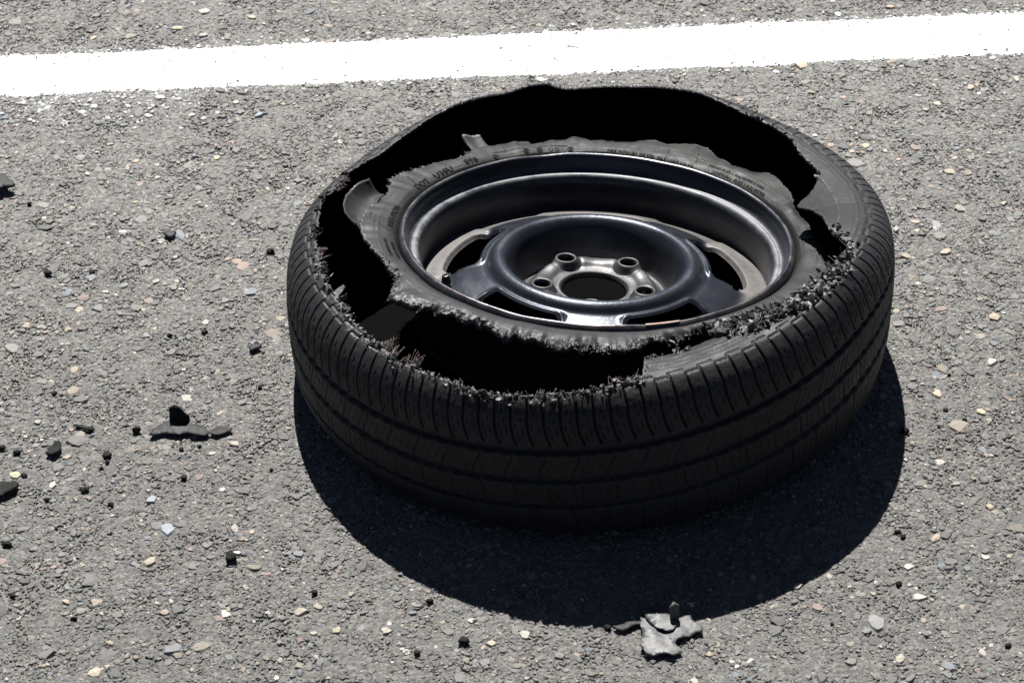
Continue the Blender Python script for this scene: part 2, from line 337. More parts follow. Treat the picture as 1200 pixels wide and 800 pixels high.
rough = np.interp(deg, [0, 10, 30, 60, 90, 120, 150, 170, 200, 260, 278, 284, 312, 318, 335, 345, 360], [.5, .5, .6, .45, .4, .5, 1.0, 1.0, 1.0, 1.3, 1.1, .7, .8, 1.3, 1.3, .7, .5])
se = se+rough*.0013*(noise1(deg*1.7, 21)*1.0+noise1(deg*4.1, 22)*.8+noise1(deg*9, 23)*.5)
se = np.clip(se, .216, .348)
rows_a = np.concatenate([np.linspace(-.180, .058, 26), np.arange(.060, .2101, .00125)])
u = np.linspace(0, 1, 56)[1:]
SS = np.concatenate([np.repeat(rows_a[:, None], NT_, 1), .2102+u[:, None]*(se-.2102)[None]], 0)
TH = np.repeat(th[None], SS.shape[0], 0)
def prof(s): return catmull(s, S0, PROF[:, 0]), catmull(s, S0, PROF[:, 1])
Rr, Zr = prof(SS)
Ra, Za = prof(SS+.0005); Rb, Zb = prof(SS-.0005)
tR, tZ = Ra-Rb, Za-Zb; ln = np.hypot(tR, tZ); nR, nZ = tZ/ln, -tR/ln      # outward normal in section
nR, nZ = np.where(nR < -2, -nR, nR), nZ
PITCH = 2*np.pi/120
def slot(u, w):                    # u in pitches; w full width in pitches; 1 inside
    f = np.abs((u % 1)-.5); return 1-sst(w*.5-.02, w*.5+.028, f)
dep = np.zeros_like(SS)
for gs, hw, dp in ((.1346, .0033, .0058), (.1686, .0036, .006), (.2036, .0034, .0058)):
    wob = .0006*np.sin(TH*120)
    dep = np.maximum(dep, dp*(1-sst(hw-.0008, hw+.0008, np.abs(SS-gs+wob))))
skew = np.where(SS < .243, -.5*((.243-SS)/.034)**2, .25*(SS-.243)/.03)
uu = TH/PITCH+skew
dep = np.maximum(dep, .0034*slot(uu, .125)*sst(.2095, .212, SS)*(1-.55*sst(.25, .262, SS))*(1-sst(.263, .266, SS)))
blk = np.floor(uu+.5) % 2
zig = .2655+.0045*blk
dep = np.maximum(dep, .0016*(1-sst(.0005, .0013, np.abs(SS-zig))))
dep = np.maximum(dep, .0016*slot(uu/2+.25, .055)*sst(.262, .2635, SS)*(1-sst(.270, .2715, SS)))
fu = (uu+.5) % 1
for a_, s1, s2 in ((.30, .216, .2235), (.68, .222, .230), (.42, .243, .2475), (.25, .228, .233), (.6, .236, .2395)):
    dep = np.maximum(dep, .0016*(1-sst(.018, .05, np.abs(fu-a_)))*sst(s1, s1+.001, SS)*(1-sst(s2, s2+.001, SS)))
for lo, hi, k1, ph in ((.138, .165, .9, .0), (.172, .200, -.9, .4), (.075, .131, .9, .2)):
    t_ = (SS-lo)/(hi-lo)
    ur = TH/PITCH/2+ph+k1*.25*t_+.03*np.sin(t_*6.3)
    inside = sst(lo, lo+.001, SS)*(1-sst(hi, hi+.001, SS))
    dep = np.maximum(dep, .0018*slot(ur, .026)*inside)
    f2 = (ur*2+.25) % .5
    dep = np.maximum(dep, .0007*(1-sst(.02, .05, np.abs(f2-.25)))*inside*(np.abs(t_-.5) < .36))
# smooth sidewall rings
for sr, a_ in ((.2745, .0006), (.281, .0009), (.2865, .0005), (.3005, .0010)):
    dep = dep-a_*np.exp(-((SS-sr)/.0008)**2)*np.where(deg[None] < 70, 1, np.where(deg[None] > 335, 1, .5))
for sr, a_ in ((.2800, .0018), (.2862, .0022), (.2935, .0012)): dep = dep+a_*np.exp(-((SS-sr)/.0009)**2)*((deg[None] > 277) & (deg[None] < 301))
dep = dep+.0002*noise2(TH*40, SS*300, 31)
tear = np.clip((SS-(se[None]-.006))/.006, 0, 1)
rgh = (rough[None]-.5).clip(.1, 2)
dep = dep+tear*rgh*(.0012*noise2(TH*200, SS*900, 33)+.0014*noise2(TH*90, SS*500, 34)+.0004)
Ro, Zo = Rr-nR*dep, Zr-nZ*dep
OUT = warp(TH, Ro, Zo)
# inner wall
thick = lambda s: .011-.0055*sst(.19, .275, s)
vrow = np.linspace(1, 0, 46)
SI = vrow[:, None]*(se[None]-.0006+.180)-.180
TI = np.repeat(th[None], len(vrow), 0)
Ri, Zi = prof(SI); Ra, Za = prof(SI+.0005); Rb, Zb = prof(SI-.0005); l2 = np.hypot(Ra-Rb, Za-Zb)
t2 = thick(SI)*np.where(vrow[:, None] > .985, .8, 1.)
INN = warp(TI, Ri-(Za-Zb)/l2*t2, Zi+(Ra-Rb)/l2*t2)
mid = (OUT[-1]+INN[0])/2+np.stack([np.zeros(NT_), np.zeros(NT_), .0006+.001*noise1(deg*5, 41)*rough], -1)
ALL = np.concatenate([OUT, mid[None], INN], 0)
nr_ = ALL.shape[0]
ii, jj = np.meshgrid(np.arange(nr_-1), np.arange(NT_), indexing='ij')
Q = np.stack([ii*NT_+jj, ii*NT_+(jj+1) % NT_, (ii+1)*NT_+(jj+1) % NT_, (ii+1)*NT_+jj], -1).reshape(-1, 4)
tyre = mk('tyre_carcass', ALL.reshape(-1, 3), Q, M_tread, wheel, True)
tyre.data.materials.append(M_inner); tyre.data.materials.append(M_torn)
mi = np.zeros((nr_-1, NT_), np.int32); no = OUT.shape[0]
mi[no+1:] = 1
mi[no-2:no+1] = 2
fr = rough[None] > 1.0
mi[no-12:no-2] = np.where(fr & (noise2(TH[no-12:no-2]*120, SS[no-12:no-2]*700, 44) > .25-.08*np.arange(10)[:, None]+.1), 2, 0)
tyre.data.polygons.foreach_set('material_index', mi.ravel())
tyre['label'] = 'ribbed tread band with its upper sidewall torn away'
def edge_pt(dg, ds=0., dn=0.):     # point on torn edge of the carcass
    t = math.radians(dg % 360); s = float(np.interp(dg % 360, deg, se))+ds
    s = np.array([s]); a, b = prof(s); a1, b1 = prof(s+.0005); a0, b0 = prof(s-.0005); l = np.hypot(a1-a0, b1-b0)
    a = a+(b1-b0)/l*dn; b = b-(a1-a0)/l*dn
    return warp(np.array([t]), a, b)[0]

# ---- torn shreds and cords -------------------------------------------------
class Soup:
    def __init__(s): s.v = []; s.f = []
    def shred(s, p, d, L, W, T, curl=.5):
        d = np.array(d, float); d /= np.linalg.norm(d)
        n = np.random.default_rng(len(s.v)).normal(size=3); n -= n@d*d; n /= np.linalg.norm(n); b = np.cross(d, n)
        m = 4; i0 = len(s.v); p = np.array(p, float)
        for i in range(m+1):
            t = i/m; ww = W*(1-.75*t**1.5)*random.uniform(.6, 1.15); tt = T*(1-.6*t)
            for (a_, c_) in ((-1, -1), (1, -1), (1, 1), (-1, 1)):
                s.v.append(p+b*a_*ww/2+n*c_*tt/2+b*random.uniform(-.12, .12)*W)
            d2 = d+n*curl*random.uniform(-.5, 1)*.6+b*random.uniform(-.3, .3); d2 /= np.linalg.norm(d2); d = d2
            p = p+d*L/m
        for i in range(m):
            for q in range(4):
                a_ = i0+i*4+q; b_ = i0+i*4+(q+1) % 4; s.f.append((a_, b_, b_+4, a_+4))
        s.f.append((i0+3, i0+2, i0+1, i0)); e = i0+m*4; s.f.append((e, e+1, e+2, e+3))
    def chunk(s, p, R, sq=.7):
        i0 = len(s.v); bm = bmesh.new(); bmesh.ops.create_icosphere(bm, subdivisions=1, radius=1)
        q = np.random.default_rng(len(s.v)+5).uniform(.55, 1.35, len(bm.verts)); ax = np.random.default_rng(len(s.v)+9).uniform(.5, 1.3, 3)
        for v, k_ in zip(bm.verts, q): s.v.append(np.array(p)+np.array(v.co)*k_*R*ax)
        for f_ in bm.faces: s.f.append(tuple(i0+v.index for v in f_.verts))
        bm.free()
    def obj(s, name, mat, parent, smooth=False): return mk(name, s.v, s.f, mat, parent, smooth)
def inward(dg, up=.5, side=0.):
    t = math.radians(dg); return np.array([-math.cos(t)-math.sin(t)*side, -math.sin(t)+math.cos(t)*side, up])
def fringe(a, b, n, L, W=.004, up=(0, .8), chunks=.5, back=.004, extra=()):
    fr = Soup()
    for _ in range(n):
        dg = random.uniform(a, b); p = edge_pt(dg, -random.uniform(0, back), .0002)
        if random.random() < chunks: fr.chunk(p+np.random.normal(0, .0012, 3), random.uniform(.0011, .0030))
        else: fr.shred(p, inward(dg, random.uniform(*up), random.uniform(-.8, .8)), random.uniform(.4, 1.)*L, W*random.uniform(.4, 1), .0012)
    for dg, L_, W_ in extra: fr.shred(edge_pt(dg, -.002, 0), inward(dg, .25, random.uniform(-.3, .3)), L_, W_, .0016, .3)
    fr.obj('torn_edge_fringe', M_torn, tyre)
fringe(150, 172, 36, .007, .005, chunks=.75)
fringe(176, 212, 46, .009, .006, (-.3, .6), .6, extra=((190, .015, .006), (186, .013, .005), (197, .014, .008), (203, .014, .010), (205.5, .012, .009), (181, .012, .006)))
fringe(208, 228, 22, .006, .005, chunks=.7)
fringe(226, 240, 26, .006, .005, chunks=.8, back=.008)
fringe(240, 279, 150, .005, .005, (.0, .4), chunks=.85, back=.010)
fringe(279, 292, 25, .006, .003, (.1, .6), .7, back=.01); fringe(300, 335, 200, .008, .005, (-.2, .3), .75, back=.010)
fringe(336, 346, 35, .008, .006, (.0, .5), .75, back=.012)
fringe(14, 50, 60, .003, .002, (-.2, .3), .3, .001)
def tuft(a, b, n, L, th_=.00035, up=(.3, 1.2), base=-.003):
    s = Soup()
    for _ in range(n):
        dg = random.uniform(a, b); s.shred(edge_pt(dg, random.uniform(base, 0), -.001), inward(dg, random.uniform(*up), random.uniform(-.9, .9)), L*random.uniform(.35, 1.), th_*random.uniform(1.4, 3.2), th_*1.6, .5)
    s.obj('cord_tuft', M_cord, tyre, True)
tuft(222, 233, 42, .018); tuft(252, 262, 26, .008, up=(.5, 1.3)); tuft(185, 194, 50, .010, up=(0, .5)); tuft(153, 160, 35, .010); tuft(271, 277, 18, .009)

# ---- steel rim, in its own tilted frame -------------------------------------
def lathe(pts, n=256, sub=6, closed=False):
    P = np.array(pts, float); T = np.r_[0, np.cumsum(np.hypot(*np.diff(P, axis=0).T))]
    t = np.unique(np.concatenate([np.linspace(T[i], T[i+1], sub+1) for i in range(len(T)-1)]))
    R, Z = catmull(t, T, P[:, 0]), catmull(t, T, P[:, 1]); m = len(t)
    a = np.arange(n)*2*np.pi/n
    V = np.stack([R[:, None]*np.cos(a), R[:, None]*np.sin(a), Z[:, None]+0*a], -1)
    ii, jj = np.meshgrid(np.arange(m-1), np.arange(n), indexing='ij')
    return V, np.stack([ii*n+jj, ii*n+(jj+1) % n, (ii+1)*n+(jj+1) % n, (ii+1)*n+jj], -1).reshape(-1, 4)
Mr = (Matrix.Rotation(RX, 3, 'X') @ Matrix.Rotation(RY, 3, 'Y')).to_4x4(); Mr.translation = (0, 0, HF)
V, Q = lathe([(.1995, -.0150), (.2040, -.0155), (.2068, -.0125), (.2072, -.0080), (.2056, -.0030), (.2022, -.0002), (.1998, -.0012), (.1985, -.0050), (.1975, -.0120), (.1955, -.0172), (.1925, -.0190), (.1895, -.0184), (.1865, -.0200), (.1842, -.0245), (.1832, -.032), (.1828, -.045), (.1825, -.058), (.1820, -.075), (.184, -.090), (.186, -.100), (.187, -.104), (.184, -.106), (.180, -.098), (.1785, -.088)], 360, 6)
a = np.arctan2(V[..., 1], V[..., 0])
V[..., 2] += .0008*noise1((a+4)*6, 51)*sst(.19, .203, np.hypot(V[..., 0], V[..., 1]))
rim = mk('steel_rim', V.reshape(-1, 3), Q[:, ::-1], M_steel, wheel, True); rim.matrix_local = Mr
rim['label'] = 'black painted steel rim with five windows, dusty inside'
# disc with bore, five lug holes, five windows
nr, na = 205, 900
rg = np.linspace(.0338, .1832, nr); ag = np.arange(na)*2*np.pi/na
RG, AG = np.meshgrid(rg, ag, indexing='ij')
base = np.array([(.0335, -.069), (.0355, -.0635), (.0400, -.0618), (.0450, -.0605), (.0500, -.0572), (.0560, -.0555), (.0620, -.0570), (.0665, -.0625), (.0710, -.0690), (.0760, -.0712), (.0800, -.0675), (.0840, -.0540), (.0880, -.0400), (.0930, -.0305), (.0970, -.0272), (.1010, -.0263), (.1050, -.0271), (.1090, -.0298), (.1125, -.0345), (.1165, -.0368), (.1210, -.0380)])
sp = np.vstack([base, [(.130, -.0408), (.145, -.0460), (.160, -.0535), (.172, -.0580), (.186, -.0600)]])
wi = np.vstack([base[:-2], [(.1165, -.0345), (.1195, -.0320), (.1230, -.0320), (.130, -.036), (.150, -.053), (.158, -.0530), (.165, -.0540), (.174, -.0565), (.186, -.0590)]])
zs = catmull(RG, sp[:, 0], sp[:, 1]); zw = catmull(RG, wi[:, 0], wi[:, 1])
WC = np.radians(86+72*np.arange(5)); LC = np.radians(48+72*np.arange(5))
dA = np.min(np.abs((AG[..., None]-WC+np.pi) % (2*np.pi)-np.pi), -1)
m = 1-sst(math.radians(17), math.radians(24.5), dA)
mo = 1-sst(math.radians(21), math.radians(25), dA)
def win_sdf(R, A):
    q = np.min(np.abs((A[..., None]-WC+np.pi) % (2*np.pi)-np.pi), -1)*(.139+.45*(R-.139))
    v = R-.139
    hu, hv, rc = .0485, .0178, .0110
    dx = np.abs(q)-(hu-rc); dy = np.abs(v)-(hv-rc)
    return np.hypot(np.maximum(dx, 0), np.maximum(dy, 0))+np.minimum(np.maximum(dx, dy), 0)-rc
def lug_sdf(R, A):
    X, Y = R*np.cos(A), R*np.sin(A)
    return np.min(np.hypot(X[..., None]-.0565*np.cos(LC), Y[..., None]-.0565*np.sin(LC)), -1)-.0080
def disc_z(RG, AG):
    zs = catmull(RG, sp[:, 0], sp[:, 1]); zw = catmull(RG, wi[:, 0], wi[:, 1])
    dA = np.min(np.abs((AG[..., None]-WC+np.pi) % (2*np.pi)-np.pi), -1)
    m = np.where(RG > .145, 1-sst(math.radians(21), math.radians(25), dA), 1-sst(math.radians(17), math.radians(24.5), dA))
    Z = zs*(1-m)+zw*m
    Z = Z-.0050*(1-sst(-.0005, .0045, win_sdf(RG, AG)))
    dl = np.min(np.abs((AG[..., None]-LC+np.pi) % (2*np.pi)-np.pi), -1)
    Z = Z-.0020*sst(math.radians(17), math.radians(34), dl)*np.exp(-((RG-.058)/.010)**2)
    ld = lug_sdf(RG, AG)+.0080
    wl = 1-sst(.0105, .0165, ld); Z = Z*(1-wl)+(-.0538)*wl
    return Z+.0016*np.exp(-((ld-.0104)/.0018)**2)-.0004*np.exp(-((ld-.0165)/.002)**2)-.004*(1-sst(.0078, .0090, ld))
SD = np.minimum(win_sdf(RG, AG), lug_sdf(RG, AG))
X, Y = RG*np.cos(AG), RG*np.sin(AG)
eps = 1e-6
def sdf_xy(X, Y): return np.minimum(win_sdf(np.hypot(X, Y), np.arctan2(Y, X)), lug_sdf(np.hypot(X, Y), np.arctan2(Y, X)))
ii, jj = np.meshgrid(np.arange(nr-1), np.arange(na), indexing='ij')
Q = np.stack([ii*na+jj, (ii+1)*na+jj, (ii+1)*na+(jj+1) % na, ii*na+(jj+1) % na], -1).reshape(-1, 4)
sf = SD.ravel(); Q = Q[(sf[Q] > 0).any(1)]
for _ in range(4):
    s_ = sdf_xy(X, Y); gx = (sdf_xy(X+eps, Y)-s_)/eps; gy = (sdf_xy(X, Y+eps)-s_)/eps
    mv = (s_ < 0) & (s_ > -.004); X = np.where(mv, X-s_*gx, X); Y = np.where(mv, Y-s_*gy, Y)
ZG = disc_z(np.hypot(X, Y), np.arctan2(Y, X))
disc = mk('wheel_disc', np.stack([X, Y, ZG], -1).reshape(-1, 3), Q, M_steel, rim, True)
used = np.zeros(nr*na, bool); used[Q.ravel()] = True
bm = bmesh.new(); bm.from_mesh(disc.data); bm.verts.ensure_lookup_table()
bmesh.ops.delete(bm, geom=[v for v in bm.verts if not used[v.index]], context='VERTS'); bm.to_mesh(disc.data); bm.free()
so_ = disc.modifiers.new('plate', 'SOLIDIFY'); so_.thickness = .0036; so_.offset = -1; so_.use_rim = True
disc['label'] = 'stamped centre disc with five lug holes and a raised ring'
# valve stem
def polar(dg, r_, z_): return np.array([r_*math.cos(math.radians(dg)), r_*math.sin(math.radians(dg)), z_])
V, Q = lathe([(.0045, -.012), (.0062, -.010), (.0064, -.006), (.0046, -.003), (.0041, .004), (.0040, .018), (.0036, .0185), (.0041, .019), (.0042, .028), (.0036, .0305), (.0022, .0308), (.0020, .0285), (.0001, .028)], 24, 4)
tilt = Matrix.Rotation(math.radians(-8), 3, 'Y') @ Matrix.Rotation(math.radians(4), 3, 'X')
V = V.reshape(-1, 3) @ np.array(tilt).T+polar(203.2, .1665, -.048)
mk('valve_stem', V, Q, M_valve, rim, True)
# bright worn strip on the lip
aa = np.linspace(math.radians(281), math.radians(291), 30); prof2 = [(.2050, -.0012), (.2045, .0004), (.2020, .0004), (.2005, -.0006)]
V = np.array([[(p*math.cos(a_), p*math.sin(a_), q+.0003) for a_ in aa] for p, q in prof2]).reshape(-1, 3)
F = [(i*30+j, i*30+j+1, i*30+31+j, i*30+30+j) for i in range(3) for j in range(29)]
mk('worn_lip_patch', V, F, M_worn, rim, True)

# ---- the strip of sidewall still on the rim ---------------------------------
BT = [(0,.228),(3.077,.226),(10.811,.227),(18.881,.226),(27.5,.241),(33.6,.247),(39.9,.253),(43.4,.244),(49,.238),(55.2,.248),(59.2,.26),(64.1,.257),(69,.246),(72.7,.251),(80.3,.236),(86.5,.237),(89.6,.235),(92.6,.242),(96.2,.236),(99.6,.238),(105.82,.230),(105.84,.24),(110.5,.241),(112.2,.241),(117.6,.241),(117.9,.256),(122.6,.260),(123.0,.236),(125.5,.232),(129.4,.230),(133.6,.238),(137.3,.237),(141.8,.24),(146.7,.245),(150.6,.246),(155,.240),(159.6,.235),(166.7,.243),(174.4,.247),(180.5,.247),(185.6,.244),(189.9,.239),(197.4,.234),(207,.232),(210.7,.243),(213.7,.258),(216.5,.259),(220,.253),(223.4,.243),(226.7,.239),(230,.235),(235.6,.235),(238.8,.232),(245.3,.243),(248.8,.239),(253,.243),(257.7,.243),(261.7,.248),(264.5,.242),(269.8,.245),(273.3,.246),(277,.24),(280.6,.231),(288,.230),(294.6,.221),(302.6,.220),(309.5,.222),(317.2,.228),(324.3,.235),(334.5,.243),(343.4,.246),(351.3,.246),(358.6,.235),(360,.228)]
BT = np.array(BT)
nb = 1800; ab = np.arange(nb)*360/nb
re = np.interp(ab, BT[:, 0], BT[:, 1])
rb_ = np.interp(ab, [0, 100, 118, 123, 150, 180, 200, 300, 340, 360], [.7, .6, .2, .6, 1.2, .8, 1.5, 1.5, 1., .7])
re = re+rb_*(.0011*noise1(ab*1.3, 61)+.0009*noise1(ab*3.6, 62)+.0006*noise1(ab*9, 63)*np.where((ab > 200) & (ab < 330), .4, 1))
re = re+.003*np.exp(-((ab-148)/5)**2)*np.abs(noise1(ab*2.6, 64))
tb = np.array([(-.2, -.014), (0, -.0095), (.10, -.0040), (.25, -.0010), (.45, .0004), (.7, .0012), (1., .0005)])
ub = np.linspace(0, 1, 26)
rin = .2070
kern = np.ones(41)/41; re_s = np.convolve(np.r_[re[-20:], re, re[:20]], kern, 'valid')
RB = rin+ub[:, None]*(re_s-rin)[None]+sst(.72, 1, ub)[:, None]*(re-re_s)[None]
ZB = catmull(np.repeat(ub[:, None], nb, 1), tb[:, 0], tb[:, 1])
AB = np.repeat(np.radians(ab)[None], 26, 0)
ZB = ZB+.0010*noise2(AB*9, RB*60, 65)+ub[:, None]**2*(.0020*noise1(ab*.14, 66)+.0010*noise1(ab*.5, 67))
front = sst(195, 215, ab)*(1-sst(300, 320, ab))
ZB = ZB+ub[:, None]**3*front*(-.006+.0035*noise1(ab*.5, 68)+.0004*noise1(ab*1.2, 69))
for rr_, a_ in ((.2135, -.0004), (.2290, .0005), (.2305, -.0004)): ZB = ZB+a_*np.exp(-((RB-rr_)/.0006)**2)
curlt = 1-sst(2.4, 2.9, np.abs(ab-120.3)); ZB = ZB+curlt*np.clip((RB-.240)/.02, 0, 1)*.010
top = np.stack([RB*np.cos(AB), RB*np.sin(AB), ZB], -1)
crk = np.clip((ub[:, None]-.82)/.18, 0, 1)*front[None]
top[..., 2] += crk*(.0016*noise2(AB*260, RB*900, 71)+.001*noise2(AB*120, RB*400, 72))
bot = top[::-1].copy(); bot[..., 2] -= .0065; rsc = 1-(.0012/np.hypot(bot[..., 0], bot[..., 1])); bot[..., :2] *= rsc[..., None]
mid = (top[-1]+bot[0])/2+top[-1]*np.array([.004, .004, 0])
ALLB = np.concatenate([top, mid[None], bot]); q_ = ALLB.shape[0]
ii, jj = np.meshgrid(np.arange(q_), np.arange(nb), indexing='ij')
Q = np.stack([ii*nb+jj, ((ii+1) % q_)*nb+jj, ((ii+1) % q_)*nb+(jj+1) % nb, ii*nb+(jj+1) % nb], -1).reshape(-1, 4)
bead = mk('sidewall_strip', ALLB.reshape(-1, 3), Q, M_bead, wheel, True); bead.matrix_local = Mr
bead.data.materials.append(M_torn); bead.data.materials.append(M_inner)
mi = np.zeros((q_, nb), np.int32); mi[24:27] = 1; mi[27:] = 2
mi[18:24] = np.where((front > .5)[None] & (noise2(AB[18:24]*100, RB[18:24]*500, 73) > .35-.09*np.arange(6)[:, None]), 1, 0)
bead.data.polygons.foreach_set('material_index', mi.ravel())
bead['label'] = 'ragged grey sidewall strip still clamped on the rim lip'
def bead_z(dg, r_):
    j = int(dg/360*nb) % nb; return float(np.interp(r_, RB[:, j], top[:, j, 2]))
fb = Soup()
for _ in range(190):
    dg = random.uniform(196, 312); r_ = float(np.interp(dg, ab, re))-random.uniform(-.001, .005)
    p = polar(dg, r_, bead_z(dg, min(r_, float(np.interp(dg, ab, re))))-.0008)
    if random.random() < .78: fb.chunk(p, random.uniform(.0010, .0026))
    else: fb.shred(p, -inward(dg, random.uniform(-.3, .5), random.uniform(-2, 2)), random.uniform(.003, .009), .003, .001)
fb.obj('torn_edge_fringe', M_torn, bead)
fb = Soup()
for _ in range(70):
    dg = random.gauss(148, 5); r_ = float(np.interp(dg, ab, re))-.001
    fb.shred(polar(dg, r_, bead_z(dg, r_)-.001), -inward(dg, .1, random.uniform(-.6, .6)), random.uniform(.003, .007), .0012, .0006)
fb.obj('torn_edge_fringe', M_torn, bead)
cb = Soup()
for z_ in range(2):
  cb = Soup()
  for _ in range(30):
    dg = (random.uniform(262, 272), random.uniform(123, 128))[z_]; r_ = float(np.interp(dg, ab, re))-.001
    cb.shred(polar(dg, r_, bead_z(dg, r_)-.002), -inward(dg, random.uniform(-.2, .5), random.uniform(-1, 1)), random.uniform(.003, .008), .0008, .0006)
  cb.obj('cord_tuft', M_cord, bead, True)
# curled flap at the left
na_, nu_ = 40, 16
A2, U2 = np.meshgrid(np.linspace(159.5, 182, na_), np.linspace(0, 1, nu_), indexing='ij')
T2 = (A2-159.5)/22.5
Rf = .238+U2*(.030*np.sin(np.pi*(.12+.80*T2))**.6)+.0008*noise2(A2*1.5, U2*3, 77)*U2
Zf = .0015+.003*U2+.011*U2**2*(1-.55*T2)-.004*np.sin(np.pi*U2)+.0012*noise2(A2*.3, U2*2, 78)
Pf = np.stack([Rf*np.cos(np.radians(A2)), Rf*np.sin(np.radians(A2)), Zf], -1)
Vt = Pf.reshape(-1, 3); Vb = Vt-np.array([0, 0, .004])
Vt = np.concatenate([Vt, Vb]); n1 = na_*nu_
F = []
for i in range(na_-1):
    for j in range(nu_-1):
        q = (i*nu_+j, (i+1)*nu_+j, (i+1)*nu_+j+1, i*nu_+j+1); F.append(q); F.append(tuple(n1+k_ for k_ in reversed(q)))
bd = [(i*nu_, (i+1)*nu_) for i in range(na_-1)]+[((na_-1)*nu_+j, (na_-1)*nu_+j+1) for j in range(nu_-1)]+[((i+1)*nu_+nu_-1, i*nu_+nu_-1) for i in range(na_-1)]+[(j+1, j) for j in range(nu_-1)]
F += [(b_, a_, n1+a_, n1+b_) for a_, b_ in bd]
fl = mk('torn_flap', Vt, F, M_tread, bead, True); fl['label'] = 'curled grey flap of sidewall standing up'
# lettering and mould marks on the strip
def place(Vxy, th0, r0, lift=.0009):
    out = []
    for x_, y_, z_ in Vxy:
        dg = th0-math.degrees(x_/r0); r_ = r0+y_
        out.append(polar(dg, r_, bead_z(dg, r_)+z_+lift))
    return out
def text(s, th0, r0, size, stretch=1.):
    cu = bpy.data.curves.new('t', 'FONT'); cu.body = s; cu.size = size; cu.extrude = .0002; cu.resolution_u = 3; cu.space_character = 1.05
    o = bpy.data.objects.new('t', cu); col.objects.link(o); bpy.context.view_layer.update()
    me = o.evaluated_get(bpy.context.evaluated_depsgraph_get()).to_mesh()
    V = [(v.co.x*stretch, v.co.y, v.co.z) for v in me.vertices]; F = [tuple(p.vertices) for p in me.polygons]
    bpy.data.objects.remove(o)
    return place(V, th0, r0), F
def letters(*specs):
    V, F = [], []
    for sp_ in specs:
        v, f = text(*sp_); n0 = len(V); V += v; F += [tuple(i+n0 for i in q) for q in f]
    t_ = mk('moulded_lettering', V, F, M_print, bead, False)
letters(('DOT', 151.5, .2120, .0105, 1.05), ('U38U', 142.0, .2120, .0105, 1.1), ('898', 129.4, .2130, .0105, 1.1))
letters(('RAS3-MON', 178.5, .2125, .0090, 1.1))
letters(('TREAD PLIES 1 POLYESTER 2 STEEL', 54.0, .2195, .0048, 1.05), ('SIDEWALL PLIES 1 POLYESTER', 51.5, .2120, .0052, 1.1))
letters(('MAX PRESSURE 300 KPA  MAX LOAD 630 KG', 84.5, .2115, .0050, .95))
letters(('STANDARD LOAD', 196.5, .2200, .0048, 1.), ('TUBELESS RADIAL', 198.5, .2135, .0048, 1.))
# round stamps with joining frame lines, and mould lines
def strokes(polys, wd=.0008):
    V, F = [], []
    for pts in polys:
        P = np.array([polar(a_, r_, 0)[:2] for a_, r_ in pts])
        for i in range(len(P)):
            t_ = P[min(i+1, len(P)-1)]-P[max(i-1, 0)]; t_ = t_/np.linalg.norm(t_); n_ = np.array([-t_[1], t_[0]])
            for sgn in (-1, 1):
                q = P[i]+n_*wd/2*sgn; dg = math.degrees(math.atan2(q[1], q[0])) % 360; r_ = math.hypot(*q)
                V.append((q[0], q[1], bead_z(dg, r_)+.0005))
        n0 = len(V)-2*len(P); F += [(n0+2*i, n0+2*i+1, n0+2*i+3, n0+2*i+2) for i in range(len(P)-1)]
    return V, F
def circ(a0, r0, rad, a1=0, a2=360, n=20):
    c = polar(a0, r0, 0)[:2]; o_ = []
    for t_ in np.radians(np.linspace(a1, a2, n)):
        q = c+rad*np.array([math.cos(t_), math.sin(t_)]); o_.append((math.degrees(math.atan2(q[1], q[0])) % 360, math.hypot(*q)))
    return o_
def arc(a1, a2, r1, r2=None, n=12): return [(a1+(a2-a1)*t_, r1+((r2 or r1)-r1)*t_) for t_ in np.linspace(0, 1, n)]
for a0 in (118.6, 108.7, 104.6, 95.3):
    V, F = strokes([circ(a0, .2150, .0030), circ(a0, .2150, .0009)], .0011)
    mk('round_mould_stamp', V, F, M_print, bead, False)
V, F = strokes([arc(118.6, 110.5, .2215)+arc(110.4, 108.7, .2210, .2195, 4), arc(104.6, 96, .2210), [(114.5, .2215), (114.3, .230)], [(100.6, .2210), (100.5, .230)], circ(101.3, .2145, .0022), circ(99.4, .2145, .0022)], .0007)
mk('mould_frame_line', V, F, M_print, bead, False)
for pts in ([(147.3, .237), (149.5, .221), (153.2, .209)], [(176.5, .234), (180, .219), (184.3, .2095)], [(86.2, .235), (86.1, .210)], [(67.5, .232), (66.9, .216)], [(59.6, .240), (57.8, .219)], [(18.9, .225), (14.2, .2095)], [(4.1, .224), (-2+360-360, .216), (357.4-360, .2095)], [(206, .222), (207.5, .2095)]):
    V, F = strokes([pts], .0007); mk('mould_line', V, F, M_print, bead, False)

# ---- shredded bridge between strip and carcass at the right ------------------
nb2, nu2 = 120, 12
A3, U3 = np.meshgrid(np.linspace(298, 337, nb2), np.linspace(0, 1, nu2), indexing='ij')
Mn = np.array(Mr)
P3 = np.zeros((nb2, nu2, 3))
for i in range(nb2):
    dg = A3[i, 0]; r_ = float(np.interp(dg, ab, re))-.004
    a_ = (Mn @ np.append(polar(dg, r_, bead_z(dg, r_)-.002), 1))[:3]; b_ = edge_pt(dg-1.5, -.004, -.003)
    for j in range(nu2):
        t_ = U3[i, j]; P3[i, j] = a_*(1-t_)+b_*t_+np.array([0, 0, -.006*math.sin(math.pi*t_)])
nn = noise2(A3*.9, U3*4, 81)*.006+noise2(A3*2.7, U3*9, 82)*.004+.0005
P3[..., 2] += nn; P3[..., 1] += noise2(A3*2, U3*6, 83)*.002
F = [(i*nu2+j, i*nu2+j+1, (i+1)*nu2+j+1, (i+1)*nu2+j) for i in range(nb2-1) for j in range(nu2-1)]
br = mk('shredded_sidewall', P3.reshape(-1, 3), F, M_torn, wheel, False)
sm = br.modifiers.new('body', 'SOLIDIFY'); sm.thickness = .003
